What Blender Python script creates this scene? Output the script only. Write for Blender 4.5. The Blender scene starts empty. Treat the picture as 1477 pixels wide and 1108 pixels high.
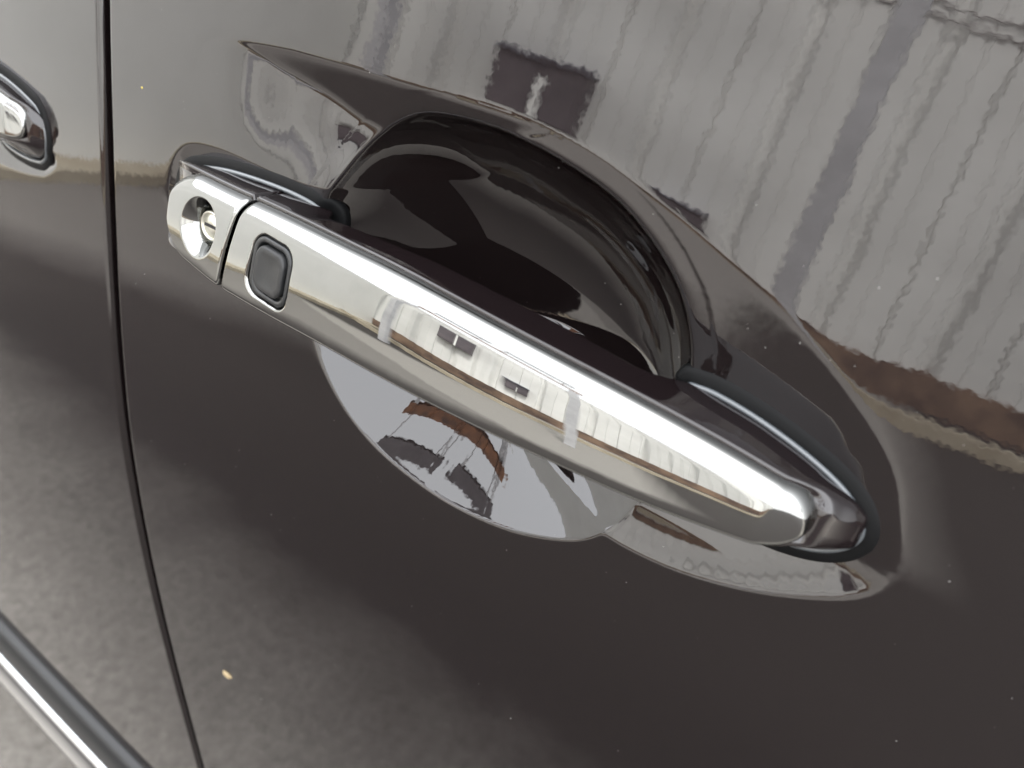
import bpy, math, random
import numpy as np
rnd = random.Random(5)
sc = bpy.context.scene
C = sc.collection
R = math.radians

# ------------------------------------------------------------------ frame of the door
# Door axes: u forward along the car, v up along the door skin, n outward.  Units of ~0.85 mm.
S = 0.00085
TAU, RHO, HZ = R(9.0), R(0.0), 0.98           # the skin leans inward, height of the handle over the ground
ax_n = np.array([0, -math.cos(TAU), math.sin(TAU)])
ax_v = np.array([0, math.sin(TAU), math.cos(TAU)])
ax_u = np.array([1.0, 0, 0])
c_, s_ = math.cos(RHO), math.sin(RHO)
ax_u, ax_v = c_ * ax_u - s_ * ax_v, s_ * ax_u + c_ * ax_v
AX = np.array([ax_u, ax_v, ax_n])
ORG = np.array([0, 0, HZ])
def W(u, v, n):
    p = np.stack(np.broadcast_arrays(np.asarray(u, float), np.asarray(v, float), np.asarray(n, float)), -1)
    return (p * S) @ AX + ORG

# ------------------------------------------------------------------ camera
CU = np.array([0.82391492, 0.41204862, -0.389076]); CV = np.array([0.22163123, -0.86614823, -0.44795852]); CN = np.array([-0.52157818, 0.28284832, -0.8049553])
M3 = np.array([CU, CV, CN])                   # door axes in lens axes (right, down, forward)
right, down, fwd = (M3[:, i] @ AX for i in range(3))
cam = bpy.data.cameras.new('camera'); co = bpy.data.objects.new('camera', cam); C.objects.link(co)
pos = W(0, 0, 210.0)
import mathutils
mw = mathutils.Matrix.Identity(4)
for i in range(3):
    mw[i][0], mw[i][1], mw[i][2], mw[i][3] = right[i], -down[i], -fwd[i], pos[i]
co.matrix_world = mw
cam.sensor_width = 36; cam.lens = 1067 / 1477 * 36
cam.clip_start = 0.005; cam.clip_end = 500
cam.dof.use_dof = True; cam.dof.focus_distance = 0.235; cam.dof.aperture_fstop = 11
sc.camera = co

# ------------------------------------------------------------------ light
SUN_EL, SUN_AZ = R(48), R(22)                 # over the roof of the car, behind it
w = bpy.data.worlds.new("World"); sc.world = w; w.use_nodes = True
nt = w.node_tree; bg = nt.nodes['Background']
sky = nt.nodes.new('ShaderNodeTexSky'); sky.sky_type = 'NISHITA'; sky.sun_disc = False
sky.sun_elevation = SUN_EL; sky.sun_rotation = -SUN_AZ if False else SUN_AZ
sky.air_density = 1.0; sky.dust_density = 6.0; sky.ozone_density = 1.0
veil = nt.nodes.new('ShaderNodeMix'); veil.data_type = 'RGBA'; veil.inputs[0].default_value = .82     # closed cloud over the blue
veil.inputs[7].default_value = (8.9, 8.95, 9.1, 1)
nt.links.new(sky.outputs[0], veil.inputs[6]); nt.links.new(veil.outputs[2], bg.inputs[0]); bg.inputs[1].default_value = 0.13
sl = bpy.data.lights.new('sun', 'SUN'); sl.energy = 1.5; sl.angle = R(12); sl.color = (1, .98, .95)
so = bpy.data.objects.new('sun', sl); C.objects.link(so)
# sun stands at azimuth SUN_AZ clockwise from +Y
sd = mathutils.Vector((math.sin(SUN_AZ) * math.cos(SUN_EL), math.cos(SUN_AZ) * math.cos(SUN_EL), math.sin(SUN_EL)))
so.rotation_euler = sd.to_track_quat('Z', 'Y').to_euler()
vs = sc.view_settings
vs.view_transform = 'Standard'; vs.look = 'None'; vs.exposure = 2.32; vs.gamma = 1
vs.use_curve_mapping = False

# ------------------------------------------------------------------ helpers
def link(o, parent=None):
    C.objects.link(o)
    if parent is not None: o.parent = parent
    return o
def mesh(name, verts, faces, mat, parent=None, smooth=True):
    me = bpy.data.meshes.new(name)
    verts = np.asarray(verts, np.float32).reshape(-1, 3)
    if isinstance(faces, np.ndarray):
        k = faces.shape[1]; nf = faces.shape[0]
        me.vertices.add(len(verts)); me.vertices.foreach_set('co', verts.ravel())
        me.loops.add(nf * k); me.loops.foreach_set('vertex_index', faces.astype(np.int32).ravel())
        me.polygons.add(nf); me.polygons.foreach_set('loop_start', np.arange(0, nf * k, k, dtype=np.int32))
        me.update(calc_edges=True)
    else:
        me.from_pydata(verts.tolist(), [], faces)
    me.validate()
    me.polygons.foreach_set('use_smooth', [smooth] * len(me.polygons))
    me.materials.append(mat)
    return link(bpy.data.objects.new(name, me), parent)
def gridf(nr, nc, wrap_c=False, flip=False):
    i = np.arange(nr - 1)[:, None]; j = np.arange(nc if wrap_c else nc - 1)[None, :]
    j2 = (j + 1) % nc
    a, b, c, d = i * nc + j, i * nc + j2, (i + 1) * nc + j2, (i + 1) * nc + j
    f = np.stack(np.broadcast_arrays(a, b, c, d), -1).reshape(-1, 4)
    return f[:, ::-1].copy() if flip else f
def empty(name, loc, parent=None):
    o = bpy.data.objects.new(name, None); o.location = loc; o.empty_display_size = .1
    return link(o, parent)
def tag(o, label=None, cat=None, group=None, kind=None):
    if label: o['label'] = label
    if cat: o['category'] = cat
    if group: o['group'] = group
    if kind: o['kind'] = kind
    return o
def box(bmv, bmf, x0, x1, y0, y1, z0, z1):
    b = len(bmv)
    bmv += [(x, y, z) for x in (x0, x1) for y in (y0, y1) for z in (z0, z1)]
    bmf += [tuple(b + k for k in q) for q in ((0, 1, 3, 2), (4, 6, 7, 5), (0, 4, 5, 1), (2, 3, 7, 6), (0, 2, 6, 4), (1, 5, 7, 3))]
def sstep(a, b, x):
    t = np.clip((np.asarray(x, float) - a) / (b - a), 0, 1); return t * t * (3 - 2 * t)
def smooth_closed(P, k=8):
    P = np.asarray(P, float); n = len(P); out = []
    for i in range(n):
        p0, p1, p2, p3 = P[i - 1], P[i], P[(i + 1) % n], P[(i + 2) % n]
        for t in np.arange(k) / k:
            out.append(.5 * (2 * p1 + (p2 - p0) * t + (2 * p0 - 5 * p1 + 4 * p2 - p3) * t * t + (3 * p1 - p0 - 3 * p2 + p3) * t ** 3))
    return np.array(out)
def sdf(P, u, v):
    """distance to the outline P, positive inside"""
    sh = u.shape; q = np.stack([u.ravel(), v.ravel()], -1); d2 = np.full(len(q), 1e12); ins = np.zeros(len(q), bool)
    for a, b in zip(P, np.roll(P, -1, 0)):
        e = b - a; w_ = q - a; L = e @ e
        if L < 1e-12: continue
        t = np.clip(w_ @ e / L, 0, 1); r = w_ - t[:, None] * e
        d2 = np.minimum(d2, (r * r).sum(1))
        cnd = (a[1] > q[:, 1]) != (b[1] > q[:, 1])
        if abs(e[1]) > 1e-12:
            ins ^= cnd & (q[:, 0] < e[0] * (q[:, 1] - a[1]) / e[1] + a[0])
    d = np.sqrt(d2); return np.where(ins, d, -d).reshape(sh)

# ------------------------------------------------------------------ materials
def mat(name, col, rough=.5, metal=0., **kw):
    m = bpy.data.materials.new(name); m.use_nodes = True
    b = m.node_tree.nodes['Principled BSDF']
    b.inputs['Base Color'].default_value = (*col, 1); b.inputs['Roughness'].default_value = rough; b.inputs['Metallic'].default_value = metal
    for k, v_ in kw.items(): b.inputs[k.replace('_', ' ')].default_value = v_
    return m
def nd(m, t, **kw):
    n = m.node_tree.nodes.new(t)
    for k, v_ in kw.items(): setattr(n, k, v_)
    return n
def ripple(m, layers, sockets=('Normal',)):
    """fine orange-peel: the shading normal wavers by a few thousandths"""
    t = m.node_tree; L = t.links; b = t.nodes['Principled BSDF']
    g = nd(m, 'ShaderNodeNewGeometry'); acc = g.outputs['Normal']
    tc = nd(m, 'ShaderNodeTexCoord')
    for scale, amt, det in layers:
        nz = nd(m, 'ShaderNodeTexNoise'); nz.inputs['Scale'].default_value = scale; nz.inputs['Detail'].default_value = det
        L.new(tc.outputs['Object'], nz.inputs['Vector'])
        s1 = nd(m, 'ShaderNodeVectorMath', operation='SUBTRACT'); s1.inputs[1].default_value = (.5, .5, .5); L.new(nz.outputs['Color'], s1.inputs[0])
        s2 = nd(m, 'ShaderNodeVectorMath', operation='SCALE'); s2.inputs['Scale'].default_value = amt; L.new(s1.outputs[0], s2.inputs[0])
        s3 = nd(m, 'ShaderNodeVectorMath', operation='ADD'); L.new(acc, s3.inputs[0]); L.new(s2.outputs[0], s3.inputs[1]); acc = s3.outputs[0]
    nn = nd(m, 'ShaderNodeVectorMath', operation='NORMALIZE'); L.new(acc, nn.inputs[0])
    for s in sockets: L.new(nn.outputs[0], b.inputs[s])
def mottle(m, scale, c0, c1, detail=6, rough=.6, p0=.3, p1=.7):
    t = m.node_tree; nz = nd(m, 'ShaderNodeTexNoise'); nz.inputs['Scale'].default_value = scale; nz.inputs['Detail'].default_value = detail; nz.inputs['Roughness'].default_value = rough
    tc = nd(m, 'ShaderNodeTexCoord'); t.links.new(tc.outputs['Object'], nz.inputs['Vector'])
    r = nd(m, 'ShaderNodeValToRGB'); r.color_ramp.elements[0].position = p0; r.color_ramp.elements[1].position = p1
    r.color_ramp.elements[0].color = (*c0, 1); r.color_ramp.elements[1].color = (*c1, 1)
    t.links.new(nz.outputs['Fac'], r.inputs[0]); t.links.new(r.outputs[0], t.nodes['Principled BSDF'].inputs['Base Color'])
    return r
PAINT = mat('dark_brown_pearl_paint', (.006, .0042, .0042), .45, 0, Coat_Weight=1.0, Coat_Roughness=.004, Coat_IOR=1.74, Specular_IOR_Level=.0)
ripple(PAINT, [(640, .0125, 2), (90, .004, 0)], ('Coat Normal',))
HPAINT = mat('handle_paint', (.008, .0055, .006), .45, 0, Coat_Weight=1.0, Coat_Roughness=.01, Coat_IOR=1.66, Specular_IOR_Level=.0)
ripple(HPAINT, [(620, .008, 1)], ('Coat Normal',))
CHROME = mat('chrome', (.25, .254, .247), .018, 1)
ripple(CHROME, [(300, .004, 1)])
RUBBER = mat('black_rubber', (.004, .0042, .0045), .55, 0, Specular_IOR_Level=.12)
LIPM = mat('rubber_lip_sheen', (.05, .058, .064), .35, 0, Specular_IOR_Level=.5, Coat_Weight=1.0, Coat_IOR=1.55, Coat_Roughness=.15)  # sky sheen of the rubber edge partly put into this grey-blue base
PLASTIC = mat('black_plastic', (.010, .011, .012), .38)
BUTTON = mat('button_rubber', (.008, .0085, .009), .5)
ripple(BUTTON, [(3500, .25, 2)])
STEEL = mat('lock_steel', (.62, .61, .54), .38, 1)
DARK = mat('gap_shade', (.006, .006, .007), .5)  # near-black in place of the shade inside the seam and key slot
SILVER = mat('molding_chrome', (.62, .64, .66), .10, 1)

# ------------------------------------------------------------------ the door skin as a height field
V0 = -80.0
def base(u, v):
    d = np.abs(v - V0)
    return -np.where(d < 200, d * d / 5200.0, 40000 / 5200.0 + (d - 200) * 200 / 2600.0) - (np.clip(u, -700, 600) + 150) ** 2 / 28000.0
BOWL = smooth_closed([(-195, -74), (-184, -56), (-167, -43), (-150, -38), (-122, -37), (-90, -43), (-71, -52), (-57, -64), (-49, -77), (-45, -90), (-43, -106), (-44, -122), (-46, -137),
                      (-51, -151), (-62, -164), (-85, -175), (-110, -179.5), (-132, -179), (-155, -174.5), (-173, -166), (-187, -154), (-196, -141), (-202, -125), (-204, -108), (-202, -90)], 5)
DISH = smooth_closed([(-200, -33.5), (-194, -32.3), (-151, -31.5), (-124, -31), (-96, -34), (-68, -42), (-43, -51.5), (-19, -61.5), (2, -75), (17, -88), (25, -102), (29.5, -117), (25, -129), (10, -140), (-8, -148.5), (-29, -154),
                      (-52, -155), (-80, -150), (-130, -140), (-190, -132), (-225, -133), (-260, -133), (-283, -127), (-291, -111), (-290, -97), (-283, -86.5), (-272, -81.8), (-252, -79.6), (-224, -77.7), (-206, -75), (-197, -69), (-194, -58), (-195, -46), (-201, -36)], 4)
BC = np.array([-122.0, -106.0])
bth = np.arctan2(BOWL[:, 1] - BC[1], BOWL[:, 0] - BC[0]); bo = np.argsort(bth); bth = bth[bo]; brr = np.hypot(*(BOWL - BC).T)[bo]
def bowls(u, v, rear=False):
    n = np.zeros_like(u)
    m = (u > -310) & (u < 50) & (v > -205) & (v < -10)
    if not m.any(): return n
    uu, vv = u[m], v[m]
    x = sdf(DISH, uu, np.where(vv < -118, -118 + (vv + 118) * 1.9, vv) if rear else vv); x = .5 * (x + np.sqrt(x * x + 1.2))
    A = np.interp(vv, [-160, -125, -105, -60], [.42, .36, .19, .17]) if not rear else np.interp(vv, [-122, -117], [.2, 0])
    wd = np.interp(vv, [-140, -105], [16, 40])
    r = -A * wd * (1 - np.exp(-x / wd))
    if not rear:                                       # left of the bowl the press line steps down to a shallow shelf that runs out towards the seam
        P = sum(np.interp(uu + d, [-275, -252, -240, -228, -202, -190, -170], [0, .35, 1.3, 2.6, 4.2, 5.6, 6.5]) for d in (-6, -3, 0, 3, 6)) / 5
        P = P * sstep(-88, -52, vv) * (1 - sstep(-190, -95, uu))
        q = np.interp(uu, [-275, -251, -222, -194, -150], [-38.5, -35.8, -33.2, -32.3, -31.5]) - vv
        q = .33 * .5 * (q + np.sqrt(q * q + 2.2))
        h = .5 * (q + P - np.sqrt((q - P) ** 2 + .35))
        r = np.minimum(r, -np.maximum(h, 0))
    rho = np.hypot(uu - BC[0], vv - BC[1]) / np.interp(np.arctan2(vv - BC[1], uu - BC[0]), bth, brr, period=2 * np.pi)
    sn = (vv - BC[1]) / np.maximum(np.hypot(uu - BC[0], vv - BC[1]), 1)
    sw = sstep(-.55, .22, sn)
    q = 1 - rho; q = .5 * (q + np.sqrt(q * q + .00002))
    r -= np.where(rho < 1.1, BDEPTH * (1 - .22 * (1 - sw) * sstep(.05, 1.1, (uu - BC[0]) / np.maximum(np.hypot(uu - BC[0], vv - BC[1]), 1))) * (1 - (1 - np.clip(q, 0, 1)) ** (2.0 + (BP - 2.0) * sw)) ** (1.0 + (BQ - 1.0) * sw), 0)
    n[m] = r
    return n
BDEPTH, BP, BQ = 34.5, 2.6, .70
SHIFT, NOSE = -397.0, .5
def skin(u, v):
    u, v = np.broadcast_arrays(np.asarray(u, float), np.asarray(v, float))
    return base(u, v) + bowls(u, v) + bowls(np.where(u - SHIFT > 3, 3 + (u - SHIFT - 3) / NOSE, u - SHIFT), v, True)
GV = [-1200, -900, -700, -538, -455, -385, -320, -261, -187, -130, -82, -38, 40, 170]
GU = [-140, -195, -243, -283, -304.5, -320.2, -330.4, -336, -337.1, -336.5, -337, -337.8, -338, -335]
def gap(v):
    # smooth curve through the table
    v = np.asarray(v, float); a = sum(np.interp(v + d, GV, GU) for d in np.linspace(-28, 28, 15)) / 15
    return a
def axis(parts):
    out = []
    for a, b, st in parts:
        k = max(1, int(round((b - a) / st))); out += list(a + (b - a) * np.arange(k) / k)
    return np.array(out + [parts[-1][1]])
VR = axis([(-1010, -400, 10), (-400, -200, 4), (-200, -15, .62), (-15, 60, 3), (60, 165, 8)])[::-1]
RR = 3.4
def door_skin(name, s, sign, parent):
    v = VR[:, None]; g = gap(v)
    u = g + sign * (2.7 + s[None, :])
    n = skin(u, np.broadcast_to(v, u.shape))
    n = n - np.where(s < RR, RR - np.sqrt(np.maximum(RR * RR - (RR - s) ** 2, 0)), 0)[None, :]
    # the hem turns in behind the edge
    u = np.concatenate([u[:, :1], u], 1); n = np.concatenate([n[:, :1] - 14, n], 1)
    P = W(u, np.broadcast_to(v, u.shape), n)
    return mesh(name, P, gridf(u.shape[0], u.shape[1], flip=(sign < 0)), PAINT, parent)
car = empty('parked_car', (0, 0, 0))
tag(car, 'dark brown parked car seen close up at its chrome door handles', 'car')
door_skin('front_door', axis([(0, .6, .15), (.6, 3.6, .3), (3.6, 34, 1.6), (34, 150, .62), (150, 375, .62), (375, 480, 4), (480, 1100, 14)]), 1, car)
door_skin('rear_door', axis([(0, .6, .15), (.6, 3.6, .3), (3.6, 10, 1), (10, 110, .8), (110, 330, 1.6), (330, 1000, 14)]), -1, car)
vj = VR[::3, None]; gj = gap(vj); uj = gj + np.array([[-26, -12, 0, 12, 26]])
mesh('door_jamb', W(uj, np.broadcast_to(vj, uj.shape), base(uj, np.broadcast_to(vj, uj.shape)) - 15), gridf(uj.shape[0], 5), DARK, car)  # backing strip blackened so the seam reads dark

# ------------------------------------------------------------------ door handle
def tab(xs, ys, wd=5):
    xs = np.array(xs, float); ys = np.array(ys, float)
    def f(u):
        u = np.asarray(u, float)
        return sum(np.interp(u + d, xs, ys) for d in np.linspace(-wd, wd, 15)) / 15
    return f
nfront = tab([-330, -262, -245, -205, -150, -100, -50, -10, 3, 30], [14, 19, 22, 27, 34, 37, 33, 25.5, 23, 17], 24)    # crest of the chrome
nfront_0 = nfront
def nfront(u):                                       # the tip of the chrome bends away towards the front
    x = np.asarray(u, float) + 6.5
    return nfront_0(u) - .26 * (x + np.sqrt(x * x + 1.0))
vtop = tab([-300, -267, -244, -223, -205, -180, -142, -118, -86, -54, -33, -16, 4, 30], [-88.2, -88.2, -88.0, -86.8, -85.6, -84.6, -83.6, -84.2, -86.0, -88.8, -91.5, -94.4, -98.5, -104], 12)
vbot = tab([-300, -262, -246, -227, -193, -164, -120, -92, -63, -41, -17, 4, 30], [-121, -121.5, -123, -124.3, -122.6, -120, -118, -117, -116.5, -116.8, -116, -114.5, -112], 12)
def profile(t, h):                                  # t 0 bottom .. 1 top, drop of the chrome from its crest
    return h * (-.05 * t + .17 * t * t)
def rollf(d, r):
    d = np.clip(d, 0, r); return r - np.sqrt(np.maximum(r * r - (r - d) ** 2, 0))
def rsq(du, dv, hu, hv, r):                        # rounded rectangle, positive inside
    qx, qy = np.abs(du) - hu + r, np.abs(dv) - hv + r
    return -(np.hypot(np.maximum(qx, 0), np.maximum(qy, 0)) + np.minimum(np.maximum(qx, qy), 0) - r)
BU, BV, BHU, BHV, BR = -195.0, -105.3, 11.6, 11.6, 6.0
KU, KV, KR = -242.5, -105.5, 12.0
HS = [0.0, 1.0, 1.0]                                     # shift along the car and nose length of the handle being built
def WH(u, v, n):
    u = np.asarray(u, float); q = np.where(u > 3, 3 + (u - 3) * HS[1], u)
    return W(q + HS[0], v, np.where(np.asarray(n, float) > 0, np.asarray(n, float) * HS[2], n) + base(q + HS[0], np.asarray(v, float)) - base(q, np.asarray(v, float)))
def chrome_n(u, v):
    vt, vb = vtop(u), vbot(u); h = vt - vb; t = (v - vb) / h
    return nfront(u) - profile(t, h)
def chrome(name, u0, u1, r0, r1, parent, extra, nt_=90, split=0):
    """shell between the stations u0 and u1; r0 and r1: how far the outline rounds in at each end"""
    us = u0 + (u1 - u0) * (.5 - .5 * np.cos(np.pi * np.arange(420) / 419)) * .35 + (u1 - u0) * np.arange(420) / 419 * .65
    us[0], us[-1] = u0, u1
    t = np.linspace(0, 1, nt_); t = t + .06 * np.sin(2 * np.pi * t) * -1 * .8
    U = us[:, None] + 0 * t[None]
    def inset(d, r):
        x = np.clip(1 - d / r, 0, 1); return r * (1 - np.sqrt(np.maximum(1 - x ** 2.4, 0)))
    ins = (inset(us - u0, r0) if r0 else 0) + (inset(u1 - us, r1) if r1 else 0)
    it, ib = ins * (.62 if split else 1.0), ins * (1.25 if split else .9)
    vt, vb = vtop(us) - it, vbot(us) + ib
    mid = vt < vb + .2; m_ = .5 * (vt + vb); vt = np.where(mid, m_ + .1, vt); vb = np.where(mid, m_ - .1, vb)
    Vv = vb[:, None] + (vt - vb)[:, None] * t[None]
    n = chrome_n(U, Vv)
    n = n - rollf(vt[:, None] - Vv, 6.5) * .95 - rollf(Vv - vb[:, None], 2.2) - (rollf(U - u0, 2.6 if split else 1.4)) - rollf(u1 - U, 1.6 if split else 2.2)
    n = n + extra(U, Vv)
    rim = np.stack([U[:, :1], Vv[:, :1], n[:, :1] - 1.5], -1), np.stack([U[:, -1:], Vv[:, -1:], n[:, -1:] - 1.5], -1)
    G = np.concatenate([rim[0], np.stack([U, Vv, n], -1), rim[1]], 1)
    a = G[:1].copy(); a[..., 2] -= 2; b = G[-1:].copy(); b[..., 2] -= 2
    G = np.concatenate([a, G, b], 0)
    return mesh(name, WH(shear(G[..., 0], G[..., 1], 24.0), G[..., 1], G[..., 2]), gridf(G.shape[0], G.shape[1]), CHROME, parent)
def shear(u, v, n):                                # the split between lock cap and grip leans a little
    k = np.exp(-((u + 221) / 22.0) ** 2)
    return u + k * (v + 105) * .16
def rounded(poly, rad, k=6, m=5):
    P = np.asarray(poly, float); out = []; n = len(P)
    for i in range(n):
        p = P[i]; a = P[i - 1] - p; b = P[(i + 1) % n] - p; la, lb = np.linalg.norm(a), np.linalg.norm(b)
        r = min(rad[i], .45 * la, .45 * lb); s = p + a / la * r; e = p + b / lb * r
        for t in np.linspace(0, 1, k): out.append((1 - t) ** 2 * s + 2 * t * (1 - t) * p + t * t * e)
        q = P[(i + 1) % n]; r2 = min(rad[(i + 1) % n], .45 * lb, .45 * np.linalg.norm(P[(i + 2) % n] - q)); s2 = q - b / lb * r2
        for t in np.arange(1, m) / m: out.append(e + (s2 - e) * t)
    return np.array(out)
PT = tab([-300, -284, -279, -272, -252, -227, -208, -199, -194, -60, -48, -42, -34, -20, -4, 9, 15, 19, 30], [-104, -101, -97.5, -93, -87.0, -85.0, -85.2, -87, -90, -91, -90.5, -90, -90.6, -92.2, -96, -101, -105, -110, -114])
PB = tab([-300, -284, -275, -262, -240, -200, -188, -60, -45, -30, -10, 5, 13, 19, 30], [-115, -117, -124, -129, -131, -131, -124, -118, -120, -125.5, -127.5, -125, -121, -114, -112])
PT_0, PB_0 = PT, PB
PT = lambda u: PT_0(u) + .2
PB = lambda u: PB_0(u) - .2
def body(name, us, parent):
    secs = []
    for u in us:
        pad = max(1 - sstep(-207, -186, u), sstep(-62, -40, u))
        vt, vb = float(vtop(u)), float(vbot(u)); nf_ = float(nfront(u)); h = vt - vb
        nA, nD = nf_ - profile(1, h) - 5.2, nf_ - 2.6
        pT = float(PT(u)); pB = float(PB(u))
        if u < -262:                                        # rounded tail behind the lock cap
            k = math.sqrt(max(1 - ((-262 - u) / 21.0) ** 2, 0)); m_ = .5 * (vt + vb)
            nA = -4 + (nA + 4) * k; nD = -4 + (nD + 4) * k; hh = .5 * h * (.55 + .45 * k); vt, vb = m_ + hh, m_ - hh
            pT = min(pT, vt + 6); 
        if u > 2:                                           # the nose beyond the chrome
            k = max(1 - ((u - 2) / 16.6) ** 2.2, 0) ** .5
            nA = -4 + (nA + 4) * k; nD = -4 + (nD + 4) * k
            vt = pT + (vt - pT) * k; vb = pB + (vb - pB) * k
        back = 6 * (1 - pad) + (-5 if u > -100 else -12) * pad
        vT = (vt + .2) * (1 - pad) + pT * pad; vB = (vb + .5) * (1 - pad) + pB * pad
        nA = max(nA, back + .6); nD = max(nD, back + .5)
        A, B, Cc, D = (vt + 1.5, nA), (vT, back), (vB, back), (vb - .8, nD)
        F = (.5 * (vt + vb), max(nf_ * 0 + max(nA, nD) + .2, back + .8))
        tip = float(sstep(1.0, 7.0, u))
        hw = (.42 if name == 'lock_cap' else .36) * max(vt - vb, .5); m_ = .5 * (vt + vb); dz = 13.0 if name == 'lock_cap' and u > -262 else .0
        fn = (min(nA, nD) - .6 - dz) * (1 - tip) + (max(nA, nD) + .8) * tip
        hw *= 1 - .45 * tip
        F1_, F2_ = (m_ - hw, max(fn, back + .8)), (m_ + hw, max(fn, back + .8))
        G1_ = (vb + .9 * 2, max((nD - .8) * (1 - tip) + (fn - .3) * tip, back + .7)); G2_ = (vt - 2.0, max((nA - .9) * (1 - tip) + (fn - .3) * tip, back + .7))
        if u < -270 or u > 9: G1_, G2_ = (m_ - hw * 1.1, F1_[1]), (m_ + hw * 1.1, F2_[1])
        secs.append(rounded([A, B, Cc, D, G1_, F1_, F2_, G2_], [3.0 + 4 * tip, 2.0, 2.0, 1.6 + 5 * tip, 1.0, 2.0 + 4 * tip, 2.0 + 4 * tip, 1.0]))
    G = np.array(secs); ua = np.asarray(us)
    wt = (sstep(-3, 4, ua) * .5)[:, None, None]
    if ua[-1] > 0:
        for _ in range(14): G = G * (1 - wt) + wt * .5 * (np.roll(G, 1, 1) + np.roll(G, -1, 1))
        for _ in range(6): G[1:-1] = G[1:-1] * (1 - wt[1:-1]) + wt[1:-1] * .5 * (G[:-2] + G[2:])
    U = np.repeat(np.asarray(us)[:, None], G.shape[1], 1)
    P = np.stack([U, G[..., 0], G[..., 1]], -1)
    c0, c1 = P[0].mean(0), P[-1].mean(0)
    nr, nc = P.shape[:2]
    verts = np.concatenate([P.reshape(-1, 3), [c0, c1]])
    f = [tuple(q) for q in gridf(nr, nc, True, flip=True)]
    f += [(i, (i + 1) % nc, nr * nc) for i in range(nc)]
    f += [((nr - 1) * nc + (i + 1) % nc, (nr - 1) * nc + i, nr * nc + 1) for i in range(nc)]
    return mesh(name, WH(shear(verts[:, 0], verts[:, 1], verts[:, 2]), verts[:, 1], verts[:, 2]), f, HPAINT, parent)
def tube(name, path, prof, material, parent, lift=0.0):
    """sweep a small closed profile (across, out) round a closed path on the door skin"""
    P = np.asarray(path, float); T = np.roll(P, -1, 0) - np.roll(P, 1, 0); T /= np.linalg.norm(T, axis=1)[:, None]
    Nn = np.stack([-T[:, 1], T[:, 0]], -1)                   # points outward for a clockwise path
    q = np.where(P[:, 0] > 3, 3 + (P[:, 0] - 3) * HS[1], P[:, 0]) + HS[0]
    h = np.maximum(skin(q, P[:, 1]) - base(q, P[:, 1]), -7.5) + base(P[:, 0], P[:, 1]) + lift
    for _ in range(6): h = .25 * np.roll(h, 1) + .5 * h + .25 * np.roll(h, -1)
    pr = np.asarray(prof, float)
    G = np.stack([P[:, None, 0] + Nn[:, None, 0] * pr[None, :, 0], P[:, None, 1] + Nn[:, None, 1] * pr[None, :, 0], h[:, None] + pr[None, :, 1]], -1)
    G = np.concatenate([G, G[:1]], 0)
    return mesh(name, WH(G[..., 0], G[..., 1], G[..., 2]), gridf(G.shape[0], G.shape[1], True), material, parent)
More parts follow.
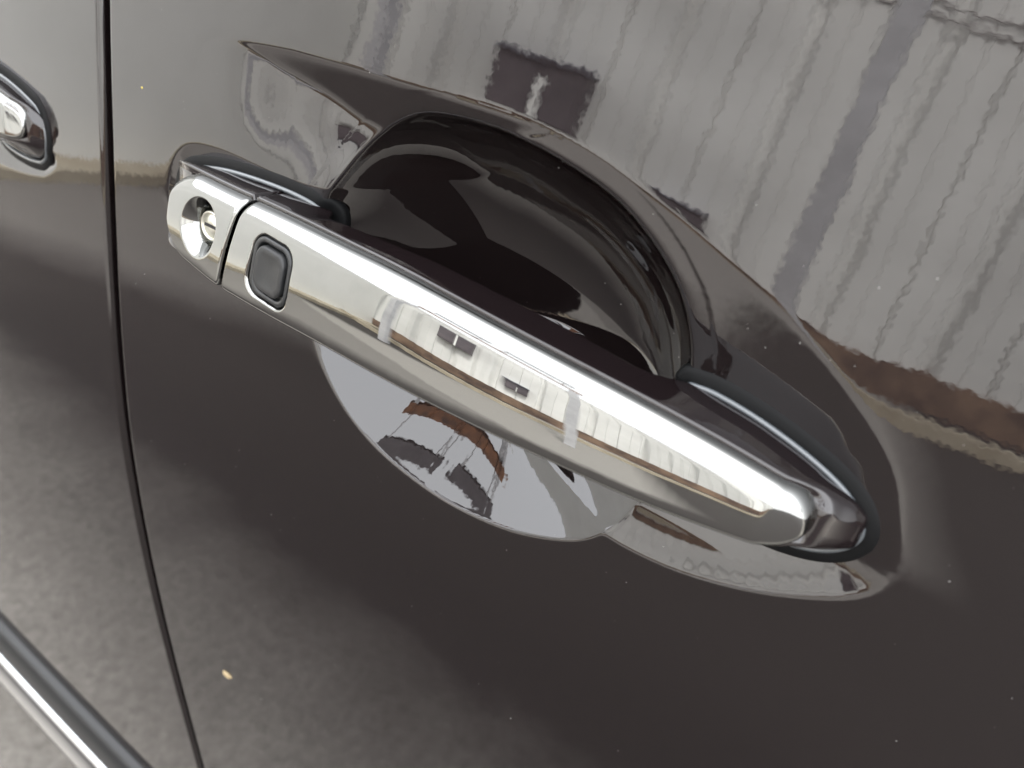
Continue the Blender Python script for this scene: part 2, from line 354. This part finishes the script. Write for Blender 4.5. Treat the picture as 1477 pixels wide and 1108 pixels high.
def make_handle(shift, nose, flat, lock):
    HS[:] = [shift, nose, flat]
    handle = body('door_handle', np.concatenate([np.linspace(-220.5, -180, 50), np.linspace(-179, -66, 40), np.linspace(-65, -1, 60), np.linspace(0, 17, 28), np.linspace(17.2, 18.55, 8)]), car)
    def dent_button(U, V):
        d = rsq(U - BU, V - BV, BHU, BHV, BR); return -3.2 * sstep(-.9, .9, d)
    chrome('chrome_cover', -220.7, 5.0, 3.0, 9.0, handle, dent_button)
    if lock:
        def cap_hole(U, V):
            r = np.hypot((U - KU), (V - KV))
            return -np.where(r < 7.4, 15.0, np.where(r < 13.0, np.minimum((13.0 - r) ** 2 / 10 + np.maximum(12.0 - r, 0) * .75, 7.0), 0))
        body('lock_cap', np.concatenate([np.linspace(-283, -262, 30), np.linspace(-261, -223, 40)]), handle)
        chrome('lock_cap_cover', -266.5, -222.8, 17.0, 2.5, handle, cap_hole, 110, 1)
        # key cylinder at the bottom of the funnel
        nk = float(chrome_n(np.array(KU), np.array(KV)))
        ring = []
        for r, z in ((6.3, -12.0), (6.2, -6.6), (5.9, -6.2), (5.4, -6.1), (5.1, -6.4), (5.0, -7.0), (4.7, -7.0), (4.6, -6.5), (1.5, -6.4), (.05, -6.4)):
            a = np.arange(40) * 2 * np.pi / 40; ring.append(np.stack([KU + r * np.cos(a), KV + r * np.sin(a), np.full(40, nk + z)], -1))
        G = np.array(ring); mesh('key_cylinder', WH(G[..., 0], G[..., 1], G[..., 2]), gridf(len(ring), 40, True, flip=False), STEEL, handle)
        bv, bf = [], []
        P = [(KU - 3.6, KV - .7), (KU + 3.6, KV - .7), (KU + 3.6, KV + .7), (KU - 3.6, KV + .7)]
        mesh('key_slot', WH([p[0] for p in P], [p[1] for p in P], [nk - 6.25] * 4), [(0, 1, 2, 3)], DARK, handle, False)
    # push button: bezel and rubber cap
    def sq_rings(rings, k=48):
        out = []
        for hu, hv, r, z in rings:
            r = min(r, hu, hv); pts = []
            for q, (sx, sy) in enumerate(((1, 1), (-1, 1), (-1, -1), (1, -1))):
                for a in np.linspace(0, math.pi / 2, k // 4): pts.append((BU + sx * (hu - r) + r * math.cos(a + q * math.pi / 2), BV + sy * (hv - r) + r * math.sin(a + q * math.pi / 2), 0))
            p = np.array(pts); p[:, 2] = chrome_n(p[:, 0], p[:, 1]) + z; out.append(p)
        return np.array(out)
    G = sq_rings([(11.4, 11.4, 6, -3), (11.3, 11.3, 6, -.9), (10.9, 10.9, 5.6, -.35), (9.6, 9.6, 5.0, -.5), (9.2, 9.2, 4.8, -1.0), (9.0, 9.0, 4.8, -4)])
    mesh('button_bezel', WH(G[..., 0], G[..., 1], G[..., 2]), gridf(G.shape[0], G.shape[1], True), PLASTIC, handle)
    G = sq_rings([(8.5, 8.5, 4.6, -4), (8.4, 8.4, 4.6, -.2), (8.1, 8.1, 4.4, .45), (7.5, 7.5, 4.0, .7), (6.0, 6.0, 3.2, .35), (3.5, 3.5, 2.0, .0), (1.5, 1.5, 1, -.1), (.05, .05, .02, -.12)])
    mesh('unlock_button', WH(G[..., 0], G[..., 1], G[..., 2]), gridf(G.shape[0], G.shape[1], True), BUTTON, handle)
    # rubber gaskets round both feet
    GASK = [(-2.0, -4), (-2.0, .9), (-.5, 1.0), (1, .9), (3.2, .6), (4.6, -.2), (5.2, -1.2), (5.4, -4)]
    LIP = [(-1.6, -1), (-1.6, 1.1), (-1.3, 1.9), (-.7, 2.2), (0, 1.9), (.3, 1.1), (.3, -1)]
    foot_r = smooth_closed([(-44.5, -90.8), (-41, -89.6), (-34, -89.3), (-20, -91), (-4, -94.8), (9, -99.8), (16.5, -106), (18.5, -113), (14, -120.5), (4, -125.6), (-12, -128), (-32, -127), (-46, -121), (-43, -112), (-42, -95)], 8)
    foot_l = smooth_closed([(-283, -102), (-280, -95), (-272, -90.5), (-252, -86), (-227, -83.8), (-209, -83.8), (-201, -85.8), (-198.5, -92), (-201, -115), (-209, -128), (-235, -131.5), (-265, -129), (-279, -121), (-284, -111)], 8)
    for ft in (foot_r, foot_l):
        tube('gasket', ft, GASK, RUBBER, handle, .6); tube('gasket_lip', ft, LIP, LIPM, handle, .6)

    return handle
make_handle(0.0, 1.0, 1.0, True)
make_handle(SHIFT, NOSE, .46, False)

# ------------------------------------------------------------------ side molding low on the doors
def strip(name, sec, material, u0, u1, parent):
    us = np.linspace(u0, u1, 60)
    G = np.array([[(u, v, float(base(np.array(u), np.array(v))) + n) for v, n in sec] for u in us])
    return mesh(name, W(G[..., 0], G[..., 1], G[..., 2]), gridf(G.shape[0], G.shape[1], flip=True), material, parent)
MBASE = [(-622, -3), (-623, 4), (-628, 7), (-640, 9), (-660, 10), (-690, 10), (-722, 9), (-734, 6), (-738, 2), (-739, -3)]
MBRIGHT = [(-655, 8), (-656, 11), (-661, 14), (-670, 16), (-682, 16.5), (-694, 15), (-706, 12), (-712, 8)]
for u0, u1 in ((-1300, float(gap(-660)) - 7), (float(gap(-660)) + 7, 700)):
    o = strip('side_molding', MBASE, PLASTIC, u0, u1, car)
    strip('chrome_strip', MBRIGHT, SILVER, u0 + 2, u1 - 2, o)

# ------------------------------------------------------------------ rest of the body: glass, roof, far side (keeps off the sun)
def shell(name, prof, x0, x1, m):
    us = np.linspace(x0, x1, 12)
    G = np.array([[(x, y, z) for y, z in prof] for x in us])
    return mesh(name, G, gridf(G.shape[0], G.shape[1]), m, car)
yb, zb = W(0, 165, float(base(np.array(-300.), np.array(165.))))[1:]
GLASS = mat('tinted_glass', (.01, .012, .012), .02)
shell('window', [(yb + .012, zb - .01), (yb + .10, zb + .22), (yb + .20, zb + .42)], -1.15, .75, GLASS)
shell('roof', [(yb + .20, zb + .42), (yb + .26, zb + .47), (yb + .45, zb + .53), (yb + .75, zb + .55), (yb + 1.05, zb + .53), (yb + 1.24, zb + .47), (yb + 1.3, zb + .42)], -1.6, .5, PAINT)
shell('body_shell', [(yb + 1.3, zb + .42), (yb + 1.55, zb), (yb + 1.62, .6), (yb + 1.55, .3), (yb + .8, .22), (yb - .02, .3)], -1.6, 1.6, PAINT)
shell('bonnet', [(yb, zb - .02), (yb + .3, zb + .06), (yb + .8, zb + .09), (yb + 1.3, zb + .06), (yb + 1.55, zb - .02)], .9, 1.7, PAINT)

# ------------------------------------------------------------------ specks on the paint
def speck(u, v, a, b, h, col, name, label, cat):
    k = 10; ang = np.arange(k) * 2 * np.pi / k; rows = []
    for r, z in ((1, -.15), (.95, .25), (.6, .8), (.05, 1)):
        rows.append(np.stack([u + a * r * np.cos(ang) * (1 + .12 * np.sin(3 * ang)), v + b * r * np.sin(ang) * (1 + .15 * np.cos(2 * ang)), skin(u + 0 * ang, v + 0 * ang) + h * z], -1))
    G = np.array(rows); o = mesh(name, W(G[..., 0], G[..., 1], G[..., 2]), gridf(4, k, True), col)
    return tag(o, label, cat)
SEED = mat('seed', (.55, .42, .22), .7); mottle(SEED, 900, (.16, .11, .05), (.36, .29, .17))

# ------------------------------------------------------------------ the yard the paint and chrome mirror
GROUND = mat('yard_surface', (.3, .28, .26), .85)
def yard(m):
    # mirrored light and shade put into ground colour: pale, dark, pale bands, ragged seams
    t = m.node_tree; L = t.links; tc = nd(m, 'ShaderNodeTexCoord')
    def ramp(src, stops):
        r = nd(m, 'ShaderNodeValToRGB'); e = r.color_ramp.elements
        while len(e) < len(stops): e.new(.5)
        for q, (p_, c) in zip(e, stops): q.position = p_; q.color = (*c, 1)
        L.new(src, r.inputs[0]); return r.outputs[0]
    def noise(sc_, det, ro):
        n = nd(m, 'ShaderNodeTexNoise'); n.inputs['Scale'].default_value = sc_; n.inputs['Detail'].default_value = det; n.inputs['Roughness'].default_value = ro
        L.new(tc.outputs['Object'], n.inputs['Vector']); return n.outputs['Fac']
    f = noise(60, 6, .75)
    dark_band = ramp(f, [(.3, (.024, .020, .0185)), (.7, (.040, .034, .031))])
    pale_near = ramp(f, [(.32, (.22, .205, .18)), (.68, (.43, .40, .36))]); far = ramp(f, [(.30, (.20, .188, .174)), (.70, (.285, .27, .25))])
    sx = nd(m, 'ShaderNodeSeparateXYZ'); L.new(tc.outputs['Object'], sx.inputs[0])
    ma = nd(m, 'ShaderNodeMath', operation='MULTIPLY_ADD'); L.new(noise(5.0, 8, .7), ma.inputs[0]); ma.inputs[1].default_value = .3
    L.new(sx.outputs[1], ma.inputs[2])
    def step(a, b, src):
        mr = nd(m, 'ShaderNodeMapRange'); L.new(src, mr.inputs[0]); mr.inputs[1].default_value = a; mr.inputs[2].default_value = b; return mr.outputs[0]
    sm = nd(m, 'ShaderNodeMath', operation='MAXIMUM'); L.new(step(-.55, .08, ma.outputs[0]), sm.inputs[0])
    mc = nd(m, 'ShaderNodeMath', operation='MULTIPLY_ADD'); L.new(sx.outputs[0], mc.inputs[0]); mc.inputs[1].default_value = .6; L.new(ma.outputs[0], mc.inputs[2])
    bm_ = nd(m, 'ShaderNodeMath', operation='MAXIMUM'); L.new(step(-2.0, -2.25, ma.outputs[0]), bm_.inputs[0]); wb = nd(m, 'ShaderNodeMath', operation='MULTIPLY'); wb.inputs[1].default_value = .6; L.new(step(-2.3, -2.75, mc.outputs[0]), wb.inputs[0]); L.new(wb.outputs[0], bm_.inputs[1])
    bay = nd(m, 'ShaderNodeMath', operation='MULTIPLY'); L.new(bm_.outputs[0], bay.inputs[0])
    by2 = nd(m, 'ShaderNodeMath', operation='MULTIPLY'); L.new(step(.62, .2, sx.outputs[0]), by2.inputs[0]); 
    dg_ = nd(m, 'ShaderNodeMath', operation='MULTIPLY_ADD'); L.new(sx.outputs[1], dg_.inputs[0]); dg_.inputs[1].default_value = .8; L.new(sx.outputs[0], dg_.inputs[2])
    L.new(step(-5.7, -5.3, dg_.outputs[0]), by2.inputs[1])
    L.new(by2.outputs[0], bay.inputs[1]); mf = nd(m, 'ShaderNodeMix', data_type='RGBA'); L.new(bay.outputs[0], mf.inputs[0]); L.new(dark_band, mf.inputs[6]); L.new(far, mf.inputs[7])
    sm.inputs[1].default_value = 0; mr_out = sm.outputs[0]; dark_band = mf.outputs[2]
    mx = nd(m, 'ShaderNodeMix', data_type='RGBA'); L.new(mr_out, mx.inputs[0]); L.new(dark_band, mx.inputs[6]); L.new(pale_near, mx.inputs[7])
    L.new(mx.outputs[2], t.nodes['Principled BSDF'].inputs['Base Color'])
yard(GROUND)
g = mesh('ground', [(-150, -150, 0), (150, -150, 0), (150, 150, 0), (-150, 150, 0)], [(0, 1, 2, 3)], GROUND, None, False)
tag(g, kind='structure')
FENCE = mat('painted_sheet_metal', (.62, .62, .59), .6)
r_ = mottle(FENCE, 1.3, (.72, .72, .70), (.88, .88, .86), 6, .6)
oi = nd(FENCE, 'ShaderNodeObjectInfo'); mr_ = nd(FENCE, 'ShaderNodeMapRange'); mr_.inputs[3].default_value = .66; mr_.inputs[4].default_value = 1.06
FENCE.node_tree.links.new(oi.outputs['Random'], mr_.inputs[0])
vm_ = nd(FENCE, 'ShaderNodeVectorMath', operation='SCALE'); FENCE.node_tree.links.new(r_.outputs[0], vm_.inputs[0]); FENCE.node_tree.links.new(mr_.outputs[0], vm_.inputs['Scale'])
FENCE.node_tree.links.new(vm_.outputs[0], FENCE.node_tree.nodes['Principled BSDF'].inputs['Base Color'])
STEELP = mat('fence_steel', (.16, .16, .19), .5)
RUST = mat('rusty_plinth', (.12, .075, .05), .8); mottle(RUST, 3, (.06, .04, .035), (.24, .16, .11))
KERB = mat('kerb_stone', (.36, .31, .24), .8); mottle(KERB, 2, (.25, .21, .15), (.42, .38, .30))
F0, F1 = np.array([-4.5, -4.6]), np.array([16.0, -9.9])
fd = (F1 - F0) / np.linalg.norm(F1 - F0); fang = math.atan2(fd[1], fd[0])
fence = empty('sheet_metal_fence', (F0[0], F0[1], 0)); fence.rotation_euler = (0, 0, fang)
tag(fence, 'tall pale ribbed sheet metal fence mirrored in the door paint', 'fence')
PW, FH = .86, 3.4
pv, pf = [], []
sec = [(0, -.07), (.03, -.07), (.07, 0), (.22, .004), (.23, -.008), (.24, .004), (.42, .01), (.435, -.025), (.45, .01), (.62, .004), (.63, -.008), (.64, .004), (.77, 0), (.82, -.07), (.86, -.07)]
for x, y in sec: pv += [(x, y, .3), (x, y, FH)]
for i in range(len(sec) - 1): pf.append((2 * i, 2 * i + 2, 2 * i + 3, 2 * i + 1))
pan = mesh('panel', pv, pf, FENCE, fence, False)
L = float(np.linalg.norm(F1 - F0)); n_pan = int(L / PW)
for i in range(1, n_pan):
    p = pan.copy(); C.objects.link(p); p.parent = fence; p.location = (i * PW, rnd.uniform(-.006, .006), 0)
def fpart(name, m, *bx):
    v_, f_ = [], []
    box(v_, f_, *bx); return mesh(name, v_, f_, m, fence, False)
RAILM = mat('rail_paint', (.30, .28, .28), .6)
for z in (2.86, 2.96): fpart('rail', RAILM, 0, L, .02, .04, z, z + .012)
fpart('plinth', RUST, 0, L, -.06, .06, 0, .3)
fpart('kerb', KERB, 0, L, .9, 1.02, 0, .10)
gf = empty('added_gantry', (-1.7, -3.4, 0)); tag(gf, 'rusty steel gantry with two posts, added to mirror dark bands in the paint', 'gantry')
def gpart(name, m, *bx):  # gantry is invented, shaped for the rust and dark bands it mirrors
    v_, f_ = [], []
    box(v_, f_, *bx); return mesh(name, v_, f_, m, gf, False)
GPOST = mat('gantry_post_paint', (.45, .45, .46), .6); mottle(GPOST, 6, (.38, .38, .395), (.52, .52, .54))
gpart('post', GPOST, 1.24, 1.35, -.05, .05, 0, 3.3)
gpart('post', GPOST, -1.45, -1.36, -.05, .05, 0, 3.3)
BEAM = mat('rusty_beam', (.14, .075, .045), .8); mottle(BEAM, 5, (.05, .035, .03), (.30, .13, .06), 6, .7)
gpart('beam', BEAM, -1.5, 1.4, -.05, .05, 3.3, 3.62)
DARK_SHEET = mat('plum_grey_sheet', (.055, .045, .055), .6); mottle(DARK_SHEET, 5, (.035, .03, .035), (.11, .10, .11), 6, .7)  # sheets added overhead so the scoop mirrors dark patches
for x0, x1, z0, z1 in ((-1.5, -.25, 4.3, 4.72), (.0, 1.25, 4.38, 4.8)):
    gpart('added_sheet', DARK_SHEET, x0, x1, -.03, .03, z0, z1)
    for xx in (x0 + .1, x1 - .14): gpart('strut', GPOST, xx, xx + .04, -.02, .02, 3.62, z0)
for i in range(6): gpart('stiffener', BEAM, -1.3 + i * .5, -1.28 + i * .5, .05, .10, 3.32, 3.60)
WALLM = mat('grey_render', (.8, .8, .78), .8); mottle(WALLM, 1.1, (.74, .74, .71), (.84, .84, .81), 5, .6)
wl = empty('rendered_wall', (-4.45, -4.6, 0)); wl.rotation_euler = (0, 0, -.25); tag(wl, 'smooth pale grey wall mirrored beside the door seam', 'wall')
def wpart(name, m, *bx):
    v_, f_ = [], []
    box(v_, f_, *bx); return mesh(name, v_, f_, m, wl, False)
wpart('wall_face', WALLM, -.2, 0, 0, 9, .02, 2.45)
wpart('footing', KERB, -.2, .25, 0, 9, 0, .07)
BOXM = mat('meter_box_paint', (.10, .085, .095), .5); mottle(BOXM, 4, (.07, .06, .07), (.14, .12, .13))
def boxthing(name, x, z0, wd, hh, dp, label, cat):
    c = F0 + fd * x; o = empty(name, (c[0], c[1], z0)); o.rotation_euler = (0, 0, fang); tag(o, label, cat)
    def q(nm, m, *bx):
        v_, f_ = [], []
        box(v_, f_, *bx); ob = mesh(nm, v_, f_, m, o, False); return ob
    q('case', BOXM, 0, wd, .02, dp, 0, hh); q('lid', STEELP, -.03, wd + .03, .0, dp + .04, hh, hh + .03)
    q('door', BOXM, .04, wd * .48, dp, dp + .015, .05, hh - .05); q('door', BOXM, wd * .62, wd - .04, dp, dp + .015, .05, hh - .05); q('conduit', FENCE, wd * .50, wd * .59, dp, dp + .05, 0, hh - .12)
boxthing('meter_box', 1.35, 1.05, .72, .62, .22, 'dark meter box hung on the sheet metal fence', 'meter box')
boxthing('cable_box', 2.75, .62, .45, .30, .18, 'low dark cable box fixed under the meter box on the fence', 'cable box')
speck(-251, -403, 4.2, 2.2, 1.6, SEED, 'seed', 'pale tan seed stuck on the dark door below the handle', 'seed')
speck(-310, -68, .7, .6, .4, mat('yellow_grit', (.32, .25, .05), .6), 'grit', 'tiny yellow grain on the grey sheen beside the door seam', 'grit')
DUST = mat('dust', (.22, .215, .21), .9)
dv, df = [], []
for i in range(190):
    u, v = rnd.uniform(-325, 90), rnd.gauss(-120, 130)
    if v > 30 or v < -460: continue
    if u < float(gap(v)) + 8: continue
    n = float(skin(np.array([u]), np.array([v]))[0]); r = .08 + .17 * rnd.random() ** 3; st = 1 + rnd.random() * (3 if rnd.random() < .15 else .6); a = rnd.uniform(0, 3.14)
    b = len(dv)
    for q in range(5):
        t = q * 2 * math.pi / 5; x, y = r * st * math.cos(t), r * math.sin(t)
        dv.append(W(u + x * math.cos(a) - y * math.sin(a), v + x * math.sin(a) + y * math.cos(a), n + .02))
    dv.append(W(u, v, n + .02 + r * .6))
    df += [(b + q, b + (q + 1) % 5, b + 5) for q in range(5)]
tag(mesh('dust', dv, df, DUST), kind='stuff')
